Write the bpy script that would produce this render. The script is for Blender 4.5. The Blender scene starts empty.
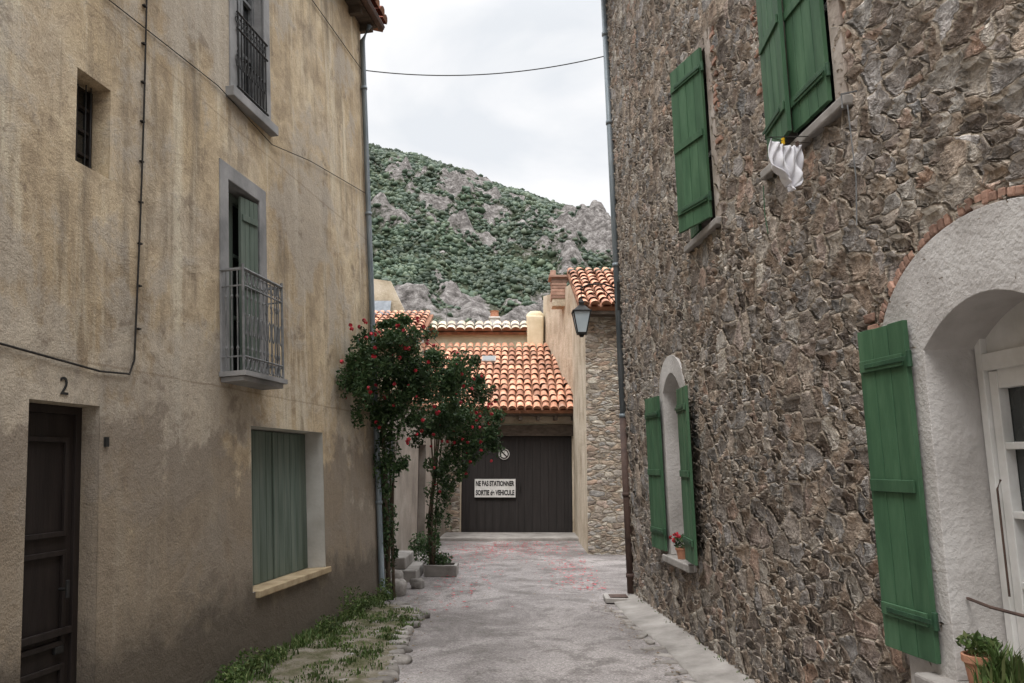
import bpy, bmesh, math, random
import numpy as np
from mathutils import Vector, Matrix, noise as mn
random.seed(7); np.random.seed(7)
S=bpy.context.scene
# ------------------------------------------------------------------ helpers
def frame(o,d,lean,n):
    d=Vector(d).normalized();n=Vector(n);n=(n-d*n.dot(d)).normalized()
    z=(Vector((0,0,1))+n*lean).normalized(); nn=(n-z*n.dot(z)).normalized()
    return (Vector(o),d,nn,z)
L=frame((-1.64,10.37,0),(-.146,-1,0),-.064,(1,0,0))
R=frame((1.53,10.37,0),(.0705,-1,0),.026,(-1,0,0))
G=(Vector((0,0,0)),Vector((1,0,0)),Vector((0,1,0)),Vector((0,0,1)))
def W(F,s,o,z): return F[0]+F[1]*s+F[2]*o+F[3]*z
def sub(F,s,o,ang,flip=1):
    d=F[1]*math.cos(ang)+F[2]*math.sin(ang)
    n=(F[2]*math.cos(ang)-F[1]*math.sin(ang))*flip
    return (W(F,s,o,0),d,n,F[3])
class MB:
    def __init__(s,F=G): s.F=F;s.v=[];s.f=[];s.m=[]
    def p(s,a): return W(s.F,*a)
    def poly(s,pts,m=0):
        b=len(s.v); s.v+= [s.p(q) for q in pts]; s.f.append(list(range(b,b+len(pts)))); s.m.append(m)
    def box(s,a0,a1,b0,b1,c0,c1,m=0,j=0):
        b=len(s.v)
        for c in (c0,c1):
            for (a,bb) in ((a0,b0),(a1,b0),(a1,b1),(a0,b1)):
                s.v.append(s.p((a+random.uniform(-j,j),bb+random.uniform(-j,j),c+random.uniform(-j,j))))
        for q in ((0,3,2,1),(4,5,6,7),(0,1,5,4),(1,2,6,5),(2,3,7,6),(3,0,4,7)):
            s.f.append([b+i for i in q]); s.m.append(m)
    def prism(s,pts2,o0,o1,m=0):
        n=len(pts2); b=len(s.v)
        s.v+=[s.p((a,o0,c)) for a,c in pts2]+[s.p((a,o1,c)) for a,c in pts2]
        s.f.append([b+i for i in range(n)]); s.m.append(m)
        s.f.append([b+n+i for i in range(n)][::-1]); s.m.append(m)
        for i in range(n):
            k=(i+1)%n; s.f.append([b+i,b+k,b+n+k,b+n+i]); s.m.append(m)
    def tube(s,pts,r,m=0,n=8,cap=True,world=False):
        P=[Vector(q) if world else s.p(q) for q in pts]
        rs=r if isinstance(r,(list,tuple)) else [r]*len(P)
        rings=[]
        for i,q in enumerate(P):
            t=(P[min(i+1,len(P)-1)]-P[max(i-1,0)]).normalized()
            a=t.orthogonal().normalized() if abs(t.z)>.99 else t.cross(Vector((0,0,1))).normalized()
            c=t.cross(a).normalized(); b=len(s.v)
            for k in range(n):
                th=2*math.pi*k/n; s.v.append(q+(a*math.cos(th)+c*math.sin(th))*rs[i])
            rings.append(b)
        for i in range(len(P)-1):
            for k in range(n):
                k2=(k+1)%n; s.f.append([rings[i]+k,rings[i]+k2,rings[i+1]+k2,rings[i+1]+k]); s.m.append(m)
        if cap:
            s.f.append([rings[0]+k for k in range(n)][::-1]); s.m.append(m)
            s.f.append([rings[-1]+k for k in range(n)]); s.m.append(m)
    def lathe(s,c,prof,m=0,n=20):
        b=len(s.v); c=Vector(c)
        for r,z in prof:
            for k in range(n):
                th=2*math.pi*k/n; s.v.append(s.p((c.x+r*math.cos(th),c.y+r*math.sin(th),c.z+z)))
        for i in range(len(prof)-1):
            for k in range(n):
                k2=(k+1)%n; s.f.append([b+i*n+k,b+i*n+k2,b+(i+1)*n+k2,b+(i+1)*n+k]); s.m.append(m)
    def ring(s,inn,out,o0,o1,m=0):
        n=len(inn)
        for i in range(n-1):
            a,b_,c,d=inn[i],inn[i+1],out[i+1],out[i]
            base=len(s.v)
            for o in (o0,o1):
                for q in (a,b_,c,d): s.v.append(s.p((q[0],o,q[1])))
            for q in ((0,1,2,3),(4,7,6,5),(0,4,5,1),(2,6,7,3)):
                s.f.append([base+k for k in q]); s.m.append(m)
            if i==0: s.f.append([base+k for k in (0,3,7,4)]); s.m.append(m)
            if i==n-2: s.f.append([base+k for k in (1,5,6,2)]); s.m.append(m)
    def build(s,name,mats,parent=None,smooth=False,bevel=0,recalc=True,merge=False):
        me=bpy.data.meshes.new(name); me.from_pydata([tuple(q) for q in s.v],[],s.f)
        for m in mats: me.materials.append(m)
        me.polygons.foreach_set('material_index',s.m)
        if recalc or merge:
            bm=bmesh.new(); bm.from_mesh(me)
            if merge: bmesh.ops.remove_doubles(bm,verts=bm.verts,dist=.0005)
            if recalc: bmesh.ops.recalc_face_normals(bm,faces=bm.faces)
            bm.to_mesh(me); bm.free()
        if smooth: me.polygons.foreach_set('use_smooth',[True]*len(me.polygons))
        me.update()
        ob=bpy.data.objects.new(name,me); S.collection.objects.link(ob)
        if parent: ob.parent=parent
        if bevel:
            bv=ob.modifiers.new('bevel','BEVEL'); bv.width=bevel; bv.segments=2; bv.limit_method='ANGLE'; bv.angle_limit=math.radians(40)
        return ob
def empty(name):
    e=bpy.data.objects.new(name,None); S.collection.objects.link(e); return e
def npmesh(name,v,f,mats,parent=None,smooth=False,attr=None,st=None):
    me=bpy.data.meshes.new(name); v=np.asarray(v,dtype=np.float32); f=np.asarray(f,dtype=np.int32)
    k=f.shape[1]
    me.vertices.add(len(v)); me.vertices.foreach_set('co',v.ravel())
    me.loops.add(f.size); me.loops.foreach_set('vertex_index',f.ravel())
    me.polygons.add(len(f)); me.polygons.foreach_set('loop_start',np.arange(0,f.size,k,dtype=np.int32))
    me.polygons.foreach_set('loop_total',np.full(len(f),k,dtype=np.int32))
    if smooth: me.polygons.foreach_set('use_smooth',np.ones(len(f),dtype=bool))
    for m in mats: me.materials.append(m)
    if attr is not None:
        at=me.attributes.new('mask','FLOAT','POINT'); at.data.foreach_set('value',np.asarray(attr,dtype=np.float32))
    if st is not None:
        at=me.attributes.new('st','FLOAT_VECTOR','POINT'); at.data.foreach_set('vector',np.asarray(st,dtype=np.float32).ravel())
    me.update(); me.validate()
    ob=bpy.data.objects.new(name,me); S.collection.objects.link(ob)
    if parent: ob.parent=parent
    return ob
# ------------------------------------------------------------------ materials
class NT:
    def __init__(s,name):
        s.mat=bpy.data.materials.new(name); s.mat.use_nodes=True; s.t=s.mat.node_tree
        s.b=s.t.nodes['Principled BSDF']; s.out=s.t.nodes['Material Output']
        s.tc=s.t.nodes.new('ShaderNodeTexCoord'); s.dim='3D'
    def n(s,ty,**k):
        x=s.t.nodes.new(ty)
        for a,b in k.items(): setattr(x,a,b)
        return x
    def l(s,a,b): s.t.links.new(a,b)
    def map(s,scale=(1,1,1),src=None,rot=(0,0,0)):
        m=s.n('ShaderNodeMapping'); m.inputs['Scale'].default_value=scale; m.inputs['Rotation'].default_value=rot
        s.l(src or s.tc.outputs['Object'],m.inputs['Vector']); return m.outputs[0]
    def noise(s,vec,scale,detail=4,rough=.55,dist=0):
        x=s.n('ShaderNodeTexNoise'); x.noise_dimensions=s.dim; x.inputs['Scale'].default_value=scale; x.inputs['Detail'].default_value=detail
        x.inputs['Roughness'].default_value=rough; x.inputs['Distortion'].default_value=dist
        s.l(vec,x.inputs['Vector']); return x
    def ramp(s,fac,stops,interp=None):
        r=s.n('ShaderNodeValToRGB'); e=r.color_ramp.elements
        if interp: r.color_ramp.interpolation=interp
        while len(e)<len(stops): e.new(.5)
        for i,(p,c) in enumerate(stops):
            e[i].position=p; e[i].color=(c[0],c[1],c[2],1) if isinstance(c,(tuple,list)) else (c,c,c,1)
        s.l(fac,r.inputs[0]); return r.outputs[0]
    def mix(s,fac,a,b,mode='MIX'):
        x=s.n('ShaderNodeMix'); x.data_type='RGBA'; x.blend_type=mode
        for v,i in ((fac,0),(a,6),(b,7)):
            if isinstance(v,(int,float)): x.inputs[i].default_value=v
            elif isinstance(v,tuple): x.inputs[i].default_value=(v[0],v[1],v[2],1)
            else: s.l(v,x.inputs[i])
        return x.outputs[2]
    def math(s,op,a,b=0):
        x=s.n('ShaderNodeMath'); x.operation=op
        for v,i in ((a,0),(b,1)):
            if isinstance(v,(int,float)): x.inputs[i].default_value=v
            else: s.l(v,x.inputs[i])
        return x.outputs[0]
    def bump(s,h,strength=.4,dist=.01):
        b=s.n('ShaderNodeBump'); b.inputs['Strength'].default_value=strength; b.inputs['Distance'].default_value=dist
        s.l(h,b.inputs['Height']); s.l(b.outputs[0],s.b.inputs['Normal'])
    def col(s,c): s.l(c,s.b.inputs['Base Color'])
    def rough(s,v): s.b.inputs['Roughness'].default_value=v
def mk(name,stops,scale=3,rough=.85,bump=.3,bscale=40,bdist=.01,stretch=(1,1,1),island=0,metal=0,detail=4,spec=.3):
    t=NT(name); v=t.map(stretch); nz=t.noise(v,scale,detail,.6)
    c=t.ramp(nz.outputs['Fac'],stops)
    if island:
        g=t.n('ShaderNodeNewGeometry')
        k=t.ramp(g.outputs['Random Per Island'],[(0,1-island),(1,1+island*.6)])
        c=t.mix(1.0,c,k,'MULTIPLY')
    t.col(c); t.rough(rough); t.b.inputs['Metallic'].default_value=metal
    t.b.inputs['Specular IOR Level'].default_value=spec
    if bump>.21:
        h=t.noise(v,bscale,3,.65); t.bump(h.outputs['Fac'],bump,bdist)
    return t.mat

def stucco():
    t=NT('ochre_stucco'); v=t.map()
    bg_=t.noise(v,.6,4,.62,.4); big=bg_.outputs['Fac']
    md_=t.noise(v,3.0,5,.72,.2); mid=md_.outputs['Fac']
    c=t.ramp(big,[(.3,(.39,.29,.18)),(.43,(.52,.405,.26)),(.55,(.64,.515,.355)),(.7,(.52,.455,.37))])
    c=t.mix(t.ramp(mid,[(.34,.85),(.60,0)]),c,(.31,.24,.165))
    st=t.noise(t.map((2.4,2.4,.20)),1.7,5,.65)
    sc=t.n('ShaderNodeSeparateXYZ'); t.l(st.outputs['Color'],sc.inputs[0])
    c=t.mix(t.ramp(sc.outputs[0],[(.50,0),(.68,.75)]),c,(.20,.165,.125))
    c=t.mix(t.ramp(sc.outputs[1],[(.52,0),(.64,.6)]),c,(.72,.635,.49))
    s2=t.n('ShaderNodeSeparateXYZ'); t.l(bg_.outputs['Color'],s2.inputs[0])
    c=t.mix(t.ramp(t.math('ADD',s2.outputs[2],t.math('MULTIPLY',t.math('SUBTRACT',mid,.5),.6)),[(.50,0),(.58,.7)]),c,(.40,.355,.30))
    s3=t.n('ShaderNodeSeparateXYZ'); t.l(md_.outputs['Color'],s3.inputs[0])
    c=t.mix(t.ramp(s3.outputs[1],[(.59,0),(.67,.65)]),c,(.20,.155,.115))
    sx=t.n('ShaderNodeSeparateXYZ'); t.l(t.tc.outputs['Object'],sx.inputs[0])
    wob=t.noise(v,1.3,5,.7).outputs['Fac']
    hz=t.math('SUBTRACT',sx.outputs['Z'],t.math('MULTIPLY',wob,3.4))
    c=t.mix(t.ramp(hz,[(0.0,.75),(.22,0)]),c,(.23,.19,.15))
    c=t.mix(t.ramp(t.math('ABSOLUTE',t.math('SUBTRACT',hz,.7)),[(0,.45),(.2,0)]),c,(.60,.52,.41))
    low=t.ramp(t.math('SUBTRACT',sx.outputs['Z'],t.math('MULTIPLY',mid,1.0)),[(0,.9),(.3,0)])
    c=t.mix(low,c,(.12,.10,.08))
    for zz in (2.28,4.62):
        j=t.ramp(t.math('ABSOLUTE',t.math('SUBTRACT',sx.outputs['Z'],t.math('ADD',zz,t.math('MULTIPLY',wob,.05)))),[(0,.5),(.012,0)])
        c=t.mix(j,c,(.22,.165,.11))
    sp=t.noise(v,95,2,.7).outputs['Fac']
    c=t.mix(.45,c,t.ramp(sp,[(.3,.35),(.7,.8)]),'OVERLAY')
    t.col(c); t.rough(.92); t.b.inputs['Specular IOR Level'].default_value=.15
    h=t.math('ADD',t.math('MULTIPLY',sp,.3),t.math('MULTIPLY',mid,1.8))
    t.bump(h,.65,.022)
    return t.mat
def rubble(name,disp=True,tint=(1,1,1),scale=5.0,zst=1.25):
    t=NT(name)
    if disp:
        t.dim='2D'; a=t.n('ShaderNodeAttribute'); a.attribute_name='st'; v=t.map((1,zst,1),a.outputs['Vector'])
    else: v=t.map((1,1,zst))
    dn_=t.noise(v,2.6,2,.5); d=dn_.outputs['Color']
    vv=t.n('ShaderNodeVectorMath'); vv.operation='MULTIPLY_ADD'; t.l(d,vv.inputs[0]); vv.inputs[1].default_value=(.16,.16,.16); t.l(v,vv.inputs[2])
    V=vv.outputs[0]
    sel=t.ramp(t.noise(v,1.6,1,.5).outputs['Fac'],[(.50,0),(.502,1)])
    scl=t.math('ADD',t.math('MULTIPLY',sel,scale*.8),scale)
    def vor(feat):
        x=t.n('ShaderNodeTexVoronoi'); x.voronoi_dimensions=t.dim; x.feature=feat; t.l(scl,x.inputs['Scale']); t.l(V,x.inputs['Vector']); return x
    e=vor('DISTANCE_TO_EDGE').outputs['Distance']; c1=vor('F1').outputs['Color']
    sp=t.n('ShaderNodeSeparateXYZ'); t.l(c1,sp.inputs[0]); r=sp.outputs[0]; r2=sp.outputs[1]
    fn=t.noise(v,42,3,.7).outputs['Fac']; mnz=t.noise(v,11,4,.7).outputs['Fac']
    e2=t.math('ADD',e,t.math('MULTIPLY',t.math('SUBTRACT',mnz,.5),.09))
    m=t.ramp(e2,[(.02,0),(.09,.62),(.22,.92),(.38,1)],'EASE')
    mc=t.ramp(e2,[(.035,0),(.07,1)])
    T=lambda a:(a[0]*tint[0],a[1]*tint[1],a[2]*tint[2])
    sc=t.ramp(r,[(0,T((.16,.135,.12))),(.18,T((.33,.255,.20))),(.34,T((.46,.38,.31))),(.48,T((.29,.28,.275))),(.6,T((.53,.48,.42))),(.74,T((.24,.20,.17))),(.88,T((.40,.375,.36))),(1,T((.44,.31,.24)))])
    sc=t.mix(.75,sc,t.ramp(mnz,[(.3,.15),(.7,.85)]),'OVERLAY')
    sc=t.mix(.4,sc,t.ramp(fn,[(.3,.2),(.7,.8)]),'OVERLAY')
    mor=t.ramp(mnz,[(.3,T((.21,.175,.14))),(.7,T((.45,.385,.31)))])
    c=t.mix(mc,mor,sc)
    c=t.mix(t.ramp(dn_.outputs['Fac'],[(.48,0),(.72,.5)]),c,T((.20,.175,.15)))
    t.col(c); t.rough(.92); t.b.inputs['Specular IOR Level'].default_value=.15
    h=t.math('MULTIPLY',m,t.math('ADD',t.math('MULTIPLY',r2,.6),.5))
    h=t.math('ADD',h,t.math('MULTIPLY',mnz,.6)); h=t.math('ADD',h,t.math('MULTIPLY',fn,.26))
    if disp:
        dn=t.n('ShaderNodeDisplacement'); dn.inputs['Scale'].default_value=.040; dn.inputs['Midlevel'].default_value=.9
        t.l(h,dn.inputs['Height']); t.l(dn.outputs[0],t.out.inputs['Displacement']); t.mat.displacement_method='BOTH'
    else: t.bump(h,1.0,.035)
    return t.mat
def asphalt():
    t=NT('worn_asphalt'); t.dim='2D'; v=t.map()
    big=t.noise(v,.8,5,.65,.6).outputs['Fac']
    c=t.ramp(big,[(.32,(.155,.138,.13)),(.5,(.235,.213,.205)),(.66,(.32,.292,.28))])
    pat=t.noise(v,2.3,6,.75,.3).outputs['Fac']
    c=t.mix(t.ramp(pat,[(.50,0),(.62,.65)]),c,(.115,.102,.093))
    vo=t.n('ShaderNodeTexVoronoi'); vo.voronoi_dimensions='2D'; vo.inputs['Scale'].default_value=95; t.l(v,vo.inputs['Vector'])
    sp=t.n('ShaderNodeSeparateXYZ'); t.l(vo.outputs['Color'],sp.inputs[0])
    c=t.mix(.55,c,t.ramp(sp.outputs[0],[(0,.2),(.6,.5),(1,.82)]),'OVERLAY')
    t.col(c); t.rough(.88)
    h=t.math('ADD',t.math('MULTIPLY',vo.outputs['Distance'],.8),t.math('MULTIPLY',pat,3)); t.bump(h,.5,.007)
    return t.mat
M={}
M['stucco']=stucco()
M['rubble']=rubble('rubble_stone'); M['rubble_b']=rubble('rubble_stone_flat',False)
M['rubble_c']=rubble('rubble_stone_far',False,(1.12,1.12,1.08),4.5,2.2)
M['asph']=asphalt()
M['plaster']=mk('grey_plaster',[(.3,(.34,.32,.30)),(.5,(.48,.455,.435)),(.7,(.58,.56,.54))],2.2,.9,.6,30,.014)
M['plasterp']=mk('pink_plaster',[(.3,(.25,.205,.175)),(.5,(.38,.325,.28)),(.7,(.50,.45,.41))],3.5,.9,.6,30,.014)
M['plasterw']=mk('pale_reveal',[(.3,(.40,.375,.335)),(.7,(.62,.60,.56))],2.5,.9,.4,35,.008)
M['cement']=mk('grey_cement_trim',[(.3,(.19,.19,.19)),(.7,(.37,.36,.355))],3,.9,.4,45,.006)
M['sill']=mk('ochre_sill',[(.3,(.32,.235,.14)),(.7,(.54,.43,.28))],6,.9,.4,50,.005)
M['green']=mk('green_paint',[(.25,(.030,.078,.040)),(.5,(.052,.120,.062)),(.75,(.085,.165,.092))],3.5,.62,.25,30,.004,(3,3,.6),island=.18)
M['greeng']=mk('faded_green_paint',[(.3,(.085,.115,.090)),(.5,(.13,.165,.135)),(.75,(.19,.22,.185))],2.5,.75,.3,30,.004,(4,4,.4),island=.12)
M['dkwood']=mk('dark_brown_wood',[(.3,(.014,.010,.009)),(.7,(.034,.025,.022))],3,.6,.3,30,.004,(5,5,.5),island=.2)
M['garwood']=mk('garage_dark_paint',[(.3,(.021,.018,.017)),(.7,(.034,.029,.028))],3,.7,.3,30,.004,(5,5,.5),island=.15)
M['beam']=mk('weathered_beam',[(.3,(.05,.038,.03)),(.7,(.12,.095,.075))],3,.8,.4,30,.004,(2,5,5))
M['iron']=mk('weathered_iron',[(.3,(.12,.125,.13)),(.7,(.25,.25,.25))],12,.6,.2,60,.002,metal=.1)
M['black']=mk('black_iron',[(.3,(.012,.012,.013)),(.7,(.035,.033,.03))],12,.55,.2,60,.002)
M['rust']=mk('rusty_pipe',[(.3,(.055,.035,.03)),(.7,(.11,.07,.055))],9,.7,.4,50,.003)
M['zinc']=mk('zinc_pipe',[(.3,(.15,.18,.20)),(.7,(.27,.30,.32))],5,.5,.2,40,.002,(3,3,.5),metal=.3)
M['cable']=mk('black_cable',[(.3,(.02,.018,.016)),(.7,(.04,.035,.03))],20,bump=.1)
M['glass']=mk('window_glass',[(.3,(.02,.024,.024)),(.7,(.06,.065,.06))],1.2,.06,.0,2,.002,spec=.8)
M['glassd']=mk('dark_glass',[(.3,(.012,.013,.014)),(.7,(.02,.022,.022))],1.2,.1,.0,2,.002,spec=.6)
M['white']=mk('white_paint',[(.3,(.60,.59,.56)),(.7,(.78,.77,.75))],6,.5,.15,40,.002)
M['tile']=mk('terracotta_tile',[(.25,(.36,.16,.10)),(.5,(.58,.28,.175)),(.75,(.70,.45,.33))],4,.85,.4,60,.006,island=.45)
M['tileold']=mk('old_terracotta_tile',[(.25,(.20,.06,.04)),(.75,(.36,.12,.075))],4,.85,.4,60,.006,island=.35)
M['tilecap']=mk('lichen_tile',[(.25,(.44,.35,.25)),(.5,(.64,.55,.43)),(.75,(.62,.44,.32))],7,.9,.4,60,.006,island=.3)
M['tiledk']=mk('tile_channel',[(.3,(.12,.055,.03)),(.7,(.30,.14,.08))],6,.9)
M['brick']=mk('old_brick',[(.3,(.26,.15,.11)),(.7,(.46,.29,.22))],9,.9,.6,50,.01,island=.45)
M['ochre']=mk('ochre_render',[(.3,(.33,.265,.19)),(.5,(.48,.405,.305)),(.7,(.58,.505,.405))],1.8,.95,.8,14,.03)
M['ochrey']=mk('yellow_render',[(.3,(.54,.45,.29)),(.7,(.70,.62,.46))],3,.95,.5,30,.01)
M['pink']=mk('pinkish_render',[(.3,(.19,.165,.14)),(.5,(.27,.235,.20)),(.7,(.36,.32,.28))],1.8,.95,.6,30,.012)
M['slate']=mk('grey_slate',[(.3,(.16,.18,.20)),(.7,(.28,.30,.33))],5,.7)
M['concrete']=mk('old_concrete',[(.3,(.19,.175,.16)),(.5,(.30,.28,.26)),(.7,(.40,.375,.35))],2.6,.9,.5,30,.012)
M['soil']=mk('soil_ground',[(.3,(.09,.07,.045)),(.7,(.17,.145,.10))],3,.95,.8,25,.03)
M['verge']=mk('mossy_soil',[(.3,(.07,.075,.03)),(.44,(.12,.11,.065)),(.56,(.20,.175,.135)),(.72,(.28,.25,.21))],5,.95,1,22,.03)
M['rock']=mk('field_stone',[(.3,(.15,.135,.12)),(.5,(.25,.23,.21)),(.7,(.36,.335,.31))],6,.9,.7,25,.015,island=.3)
M['terra']=mk('terracotta_pot',[(.3,(.34,.15,.09)),(.7,(.46,.24,.15))],9,.85)
M['petal']=mk('red_petal',[(.3,(.34,.015,.025)),(.7,(.52,.04,.06))],30,.6,.1,island=.4)
M['cloth']=mk('white_cloth',[(.3,(.72,.71,.76)),(.7,(.8,.8,.83))],20,.9,.3,90,.003)
M['yellow']=mk('yellow_plastic',[(.3,(.75,.45,.02)),(.7,(.8,.5,.03))],20,.4,.1)
M['bark']=mk('bark',[(.3,(.07,.05,.035)),(.7,(.16,.12,.085))],14,.95,.8,40,.01)
def leafmat(name,a,b,c,tl=.2):
    t=NT(name); g=t.n('ShaderNodeNewGeometry')
    col=t.ramp(g.outputs['Random Per Island'],[(0,a),(.55,b),(1,c)])
    big=t.noise(t.map(),2.5 if tl else .06,2,.5).outputs['Fac']
    col=t.mix(1.0,col,t.ramp(big,[(.35,.6),(.65,1.15)]),'MULTIPLY')
    t.col(col); t.rough(.6); t.b.inputs['Specular IOR Level'].default_value=.3
    if tl:
        tr=t.n('ShaderNodeBsdfTranslucent'); t.l(col,tr.inputs[0]); ms=t.n('ShaderNodeMixShader'); ms.inputs[0].default_value=tl
        t.l(t.b.outputs[0],ms.inputs[1]); t.l(tr.outputs[0],ms.inputs[2]); t.l(ms.outputs[0],t.out.inputs[0])
    return t.mat
M['leaf']=leafmat('rose_leaf',(.022,.048,.016),(.048,.095,.032),(.10,.15,.06))
M['grass']=leafmat('grass_blade',(.05,.09,.02),(.10,.16,.045),(.20,.23,.09))
M['scrub']=leafmat('hill_scrub_leaf',(.034,.056,.036),(.055,.084,.050),(.092,.115,.068),0)
def hillmat():
    t=NT('hill_ground'); v=t.map((.2,.2,.2))
    at=t.n('ShaderNodeAttribute'); at.attribute_name='mask'
    b=t.noise(v,3.2,6,.75).outputs['Fac']; a=t.noise(v,.7,5,.7,.5).outputs['Fac']
    g=t.ramp(a,[(.35,(.060,.085,.05)),(.55,(.11,.125,.08)),(.7,(.20,.195,.155))])
    r=t.ramp(b,[(.3,(.14,.125,.115)),(.5,(.29,.265,.25)),(.68,(.45,.42,.40))])
    f=t.math('ADD',at.outputs['Fac'],t.math('MULTIPLY',t.math('SUBTRACT',b,.5),1.4))
    c=t.mix(t.ramp(f,[(.34,0),(.55,1)]),g,r)
    c=t.mix(.6,c,t.ramp(b,[(.35,.2),(.65,.8)]),'OVERLAY')
    t.col(c); t.rough(.95); t.b.inputs['Specular IOR Level'].default_value=.05
    t.bump(b,1,3.0); return t.mat
M['hill']=hillmat()

# ------------------------------------------------------------------ generic parts
M['greenstrap']=mk('green_painted_iron',[(.3,(.018,.05,.028)),(.7,(.04,.10,.052))],8,.55)
def shutter(F,name,hs,ho,ang,w,z0,z1,mat,parent,flip=1,n=4,zb=(.12,.5,.88),strap=True):
    mb=MB(sub(F,hs,ho,ang,flip)); pw=w/n
    for i in range(n):
        mb.box(i*pw+.003,(i+1)*pw-.003,0,.026+random.uniform(0,.003),z0+random.uniform(0,.006),z1-random.uniform(0,.006),0)
    mb.box(.004,w-.004,.003,.02,z0+.01,z1-.01,1)
    for k in zb:
        zc=z0+(z1-z0)*k; mb.box(.02,w-.02,.030,.042,zc-.03,zc+.03,0)
    if strap:
        for k in (zb[0],zb[-1]):
            zc=z0+(z1-z0)*k; mb.box(-.02,w*.82,.043,.048,zc-.012,zc+.012,1)
            mb.tube([(-.012,.02,zc-.04),(-.012,.02,zc+.04)],.014,1)
    return mb.build(name,[mat,M['greenstrap'] if mat==M['green'] else M['black']],parent,bevel=.003)
def arch(s0,s1,z0,zs,zc,n=20,kind='seg'):
    pts=[(s0,z0)]
    c=(s0+s1)/2; h=(s1-s0)/2
    for i in range(n+1):
        th=math.pi*i/n; x=-math.cos(th)
        y=(math.sin(th)) if kind=='ell' else (1-x*x)
        pts.append((c+h*x,zs+(zc-zs)*y))
    pts.append((s1,z0)); return pts
def rect(s0,s1,z0,z1): return [(s0,z0),(s0,z1),(s1,z1),(s1,z0)]
def tile_roof(name,P0,e,u,width,length,parent,mat,col=.2,tl=.36,r=.085):
    e=Vector(e).normalized(); u=Vector(u).normalized(); nrm=e.cross(u).normalized()
    if nrm.z<0: nrm=-nrm
    P0=Vector(P0); mb=MB(); nc=int(width/col); nr=int(length/tl)+1
    for i in range(nc+1):
        for j in range(nr):
            c=P0+e*(i*col+random.uniform(-.015,.015))+u*(j*tl-.03+random.uniform(-.025,.025))+nrm*(.03+random.uniform(0,.016))
            tw=e*random.uniform(-.02,.02)
            b=len(mb.v); N=7
            for (k,rr,lift) in ((0,r*1.1,.035),(1,r*.9,.0)):
                for q in range(N):
                    th=math.pi*q/(N-1)
                    mb.v.append(c+u*(k*(tl+.06))+tw*k+e*(rr*math.cos(th))+nrm*(rr*.85*math.sin(th)+lift))
            for q in range(N-1):
                mb.f.append([b+q,b+q+1,b+N+q+1,b+N+q]); mb.m.append(0)
            if j==0:
                mb.f.append([b+q for q in range(N)]); mb.m.append(1)
    p=[P0-e*col*.5,P0+e*(width+col*.5),P0+e*(width+col*.5)+u*length,P0-e*col*.5+u*length]
    b=len(mb.v); mb.v+=[q+nrm*.02 for q in p]+[q-nrm*.06 for q in p]
    for q in ((0,1,2,3),(4,7,6,5),(0,4,5,1),(1,5,6,2),(2,6,7,3),(3,7,4,0)): mb.f.append([b+k for k in q]); mb.m.append(1)
    return mb.build(name,[mat,M['tiledk']],parent,recalc=False)
def rockmesh(mb,c,dim,m=0,sub_=2):
    bm=bmesh.new(); bmesh.ops.create_icosphere(bm,subdivisions=sub_,radius=1)
    off=Vector((random.random()*50,random.random()*50,0)); b=len(mb.v)
    a=random.random()*6.28; ca,sa=math.cos(a),math.sin(a)
    for v in bm.verts:
        q=v.co.copy(); q=Vector([math.copysign(abs(t)**.6,t) for t in q])
        q*=1+.35*mn.noise(q*1.3+off)
        x,y=q.x*dim[0],q.y*dim[1]
        mb.v.append(Vector(c)+Vector((x*ca-y*sa,x*sa+y*ca,q.z*dim[2])))
    for f in bm.faces: mb.f.append([b+v.index for v in f.verts]); mb.m.append(m)
    bm.free()
def leaves(name,clumps,size,mat,parent=None,asp=.55):
    V=[];Fc=[];k=0
    for (c,rad,n) in clumps:
        c=np.array(c);rad=np.array(rad)
        d=np.random.normal(size=(n,3)); d/=np.linalg.norm(d,axis=1)[:,None]
        rr=np.random.random(n)**.45
        P=c+d*rad*rr[:,None]
        for q in P:
            a=np.random.normal(size=3); a/=np.linalg.norm(a); b=np.cross(a,np.random.normal(size=3)); b/=np.linalg.norm(b)
            s=size*random.uniform(.6,1.35); nn=np.cross(a,b)
            V+= [q-a*s*.5,q-b*s*asp*.5+nn*s*.08,q+a*s*.55,q+b*s*asp*.5+nn*s*.08]; Fc.append([k,k+1,k+2,k+3]); k+=4
    return npmesh(name,V,Fc,[mat],parent)
def blades(name,spots,mat,parent=None):
    V=[];Fc=[];k=0
    for (x,y,z,h,n,sp) in spots:
        for _ in range(n):
            bx=x+random.gauss(0,sp); by=y+random.gauss(0,sp); a=random.random()*6.28; hh=h*random.uniform(.5,1.2)
            lx_,ly=math.cos(a)*hh*random.uniform(.1,.7),math.sin(a)*hh*random.uniform(.1,.7); w=.0035+.0035*random.random()
            wx,wy=-math.sin(a)*w,math.cos(a)*w
            V+=[(bx-wx,by-wy,z),(bx+wx,by+wy,z),(bx+lx_*.4+wx,by+ly*.4+wy,z+hh*.65),(bx+lx_*.4-wx,by+ly*.4-wy,z+hh*.65),(bx+lx_,by+ly,z+hh*.95),(bx+lx_*1.01,by+ly,z+hh*.95)]
            Fc+=[[k,k+1,k+2,k+3],[k+3,k+2,k+5,k+4]]; k+=6
    return npmesh(name,V,Fc,[mat],parent)
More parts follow.
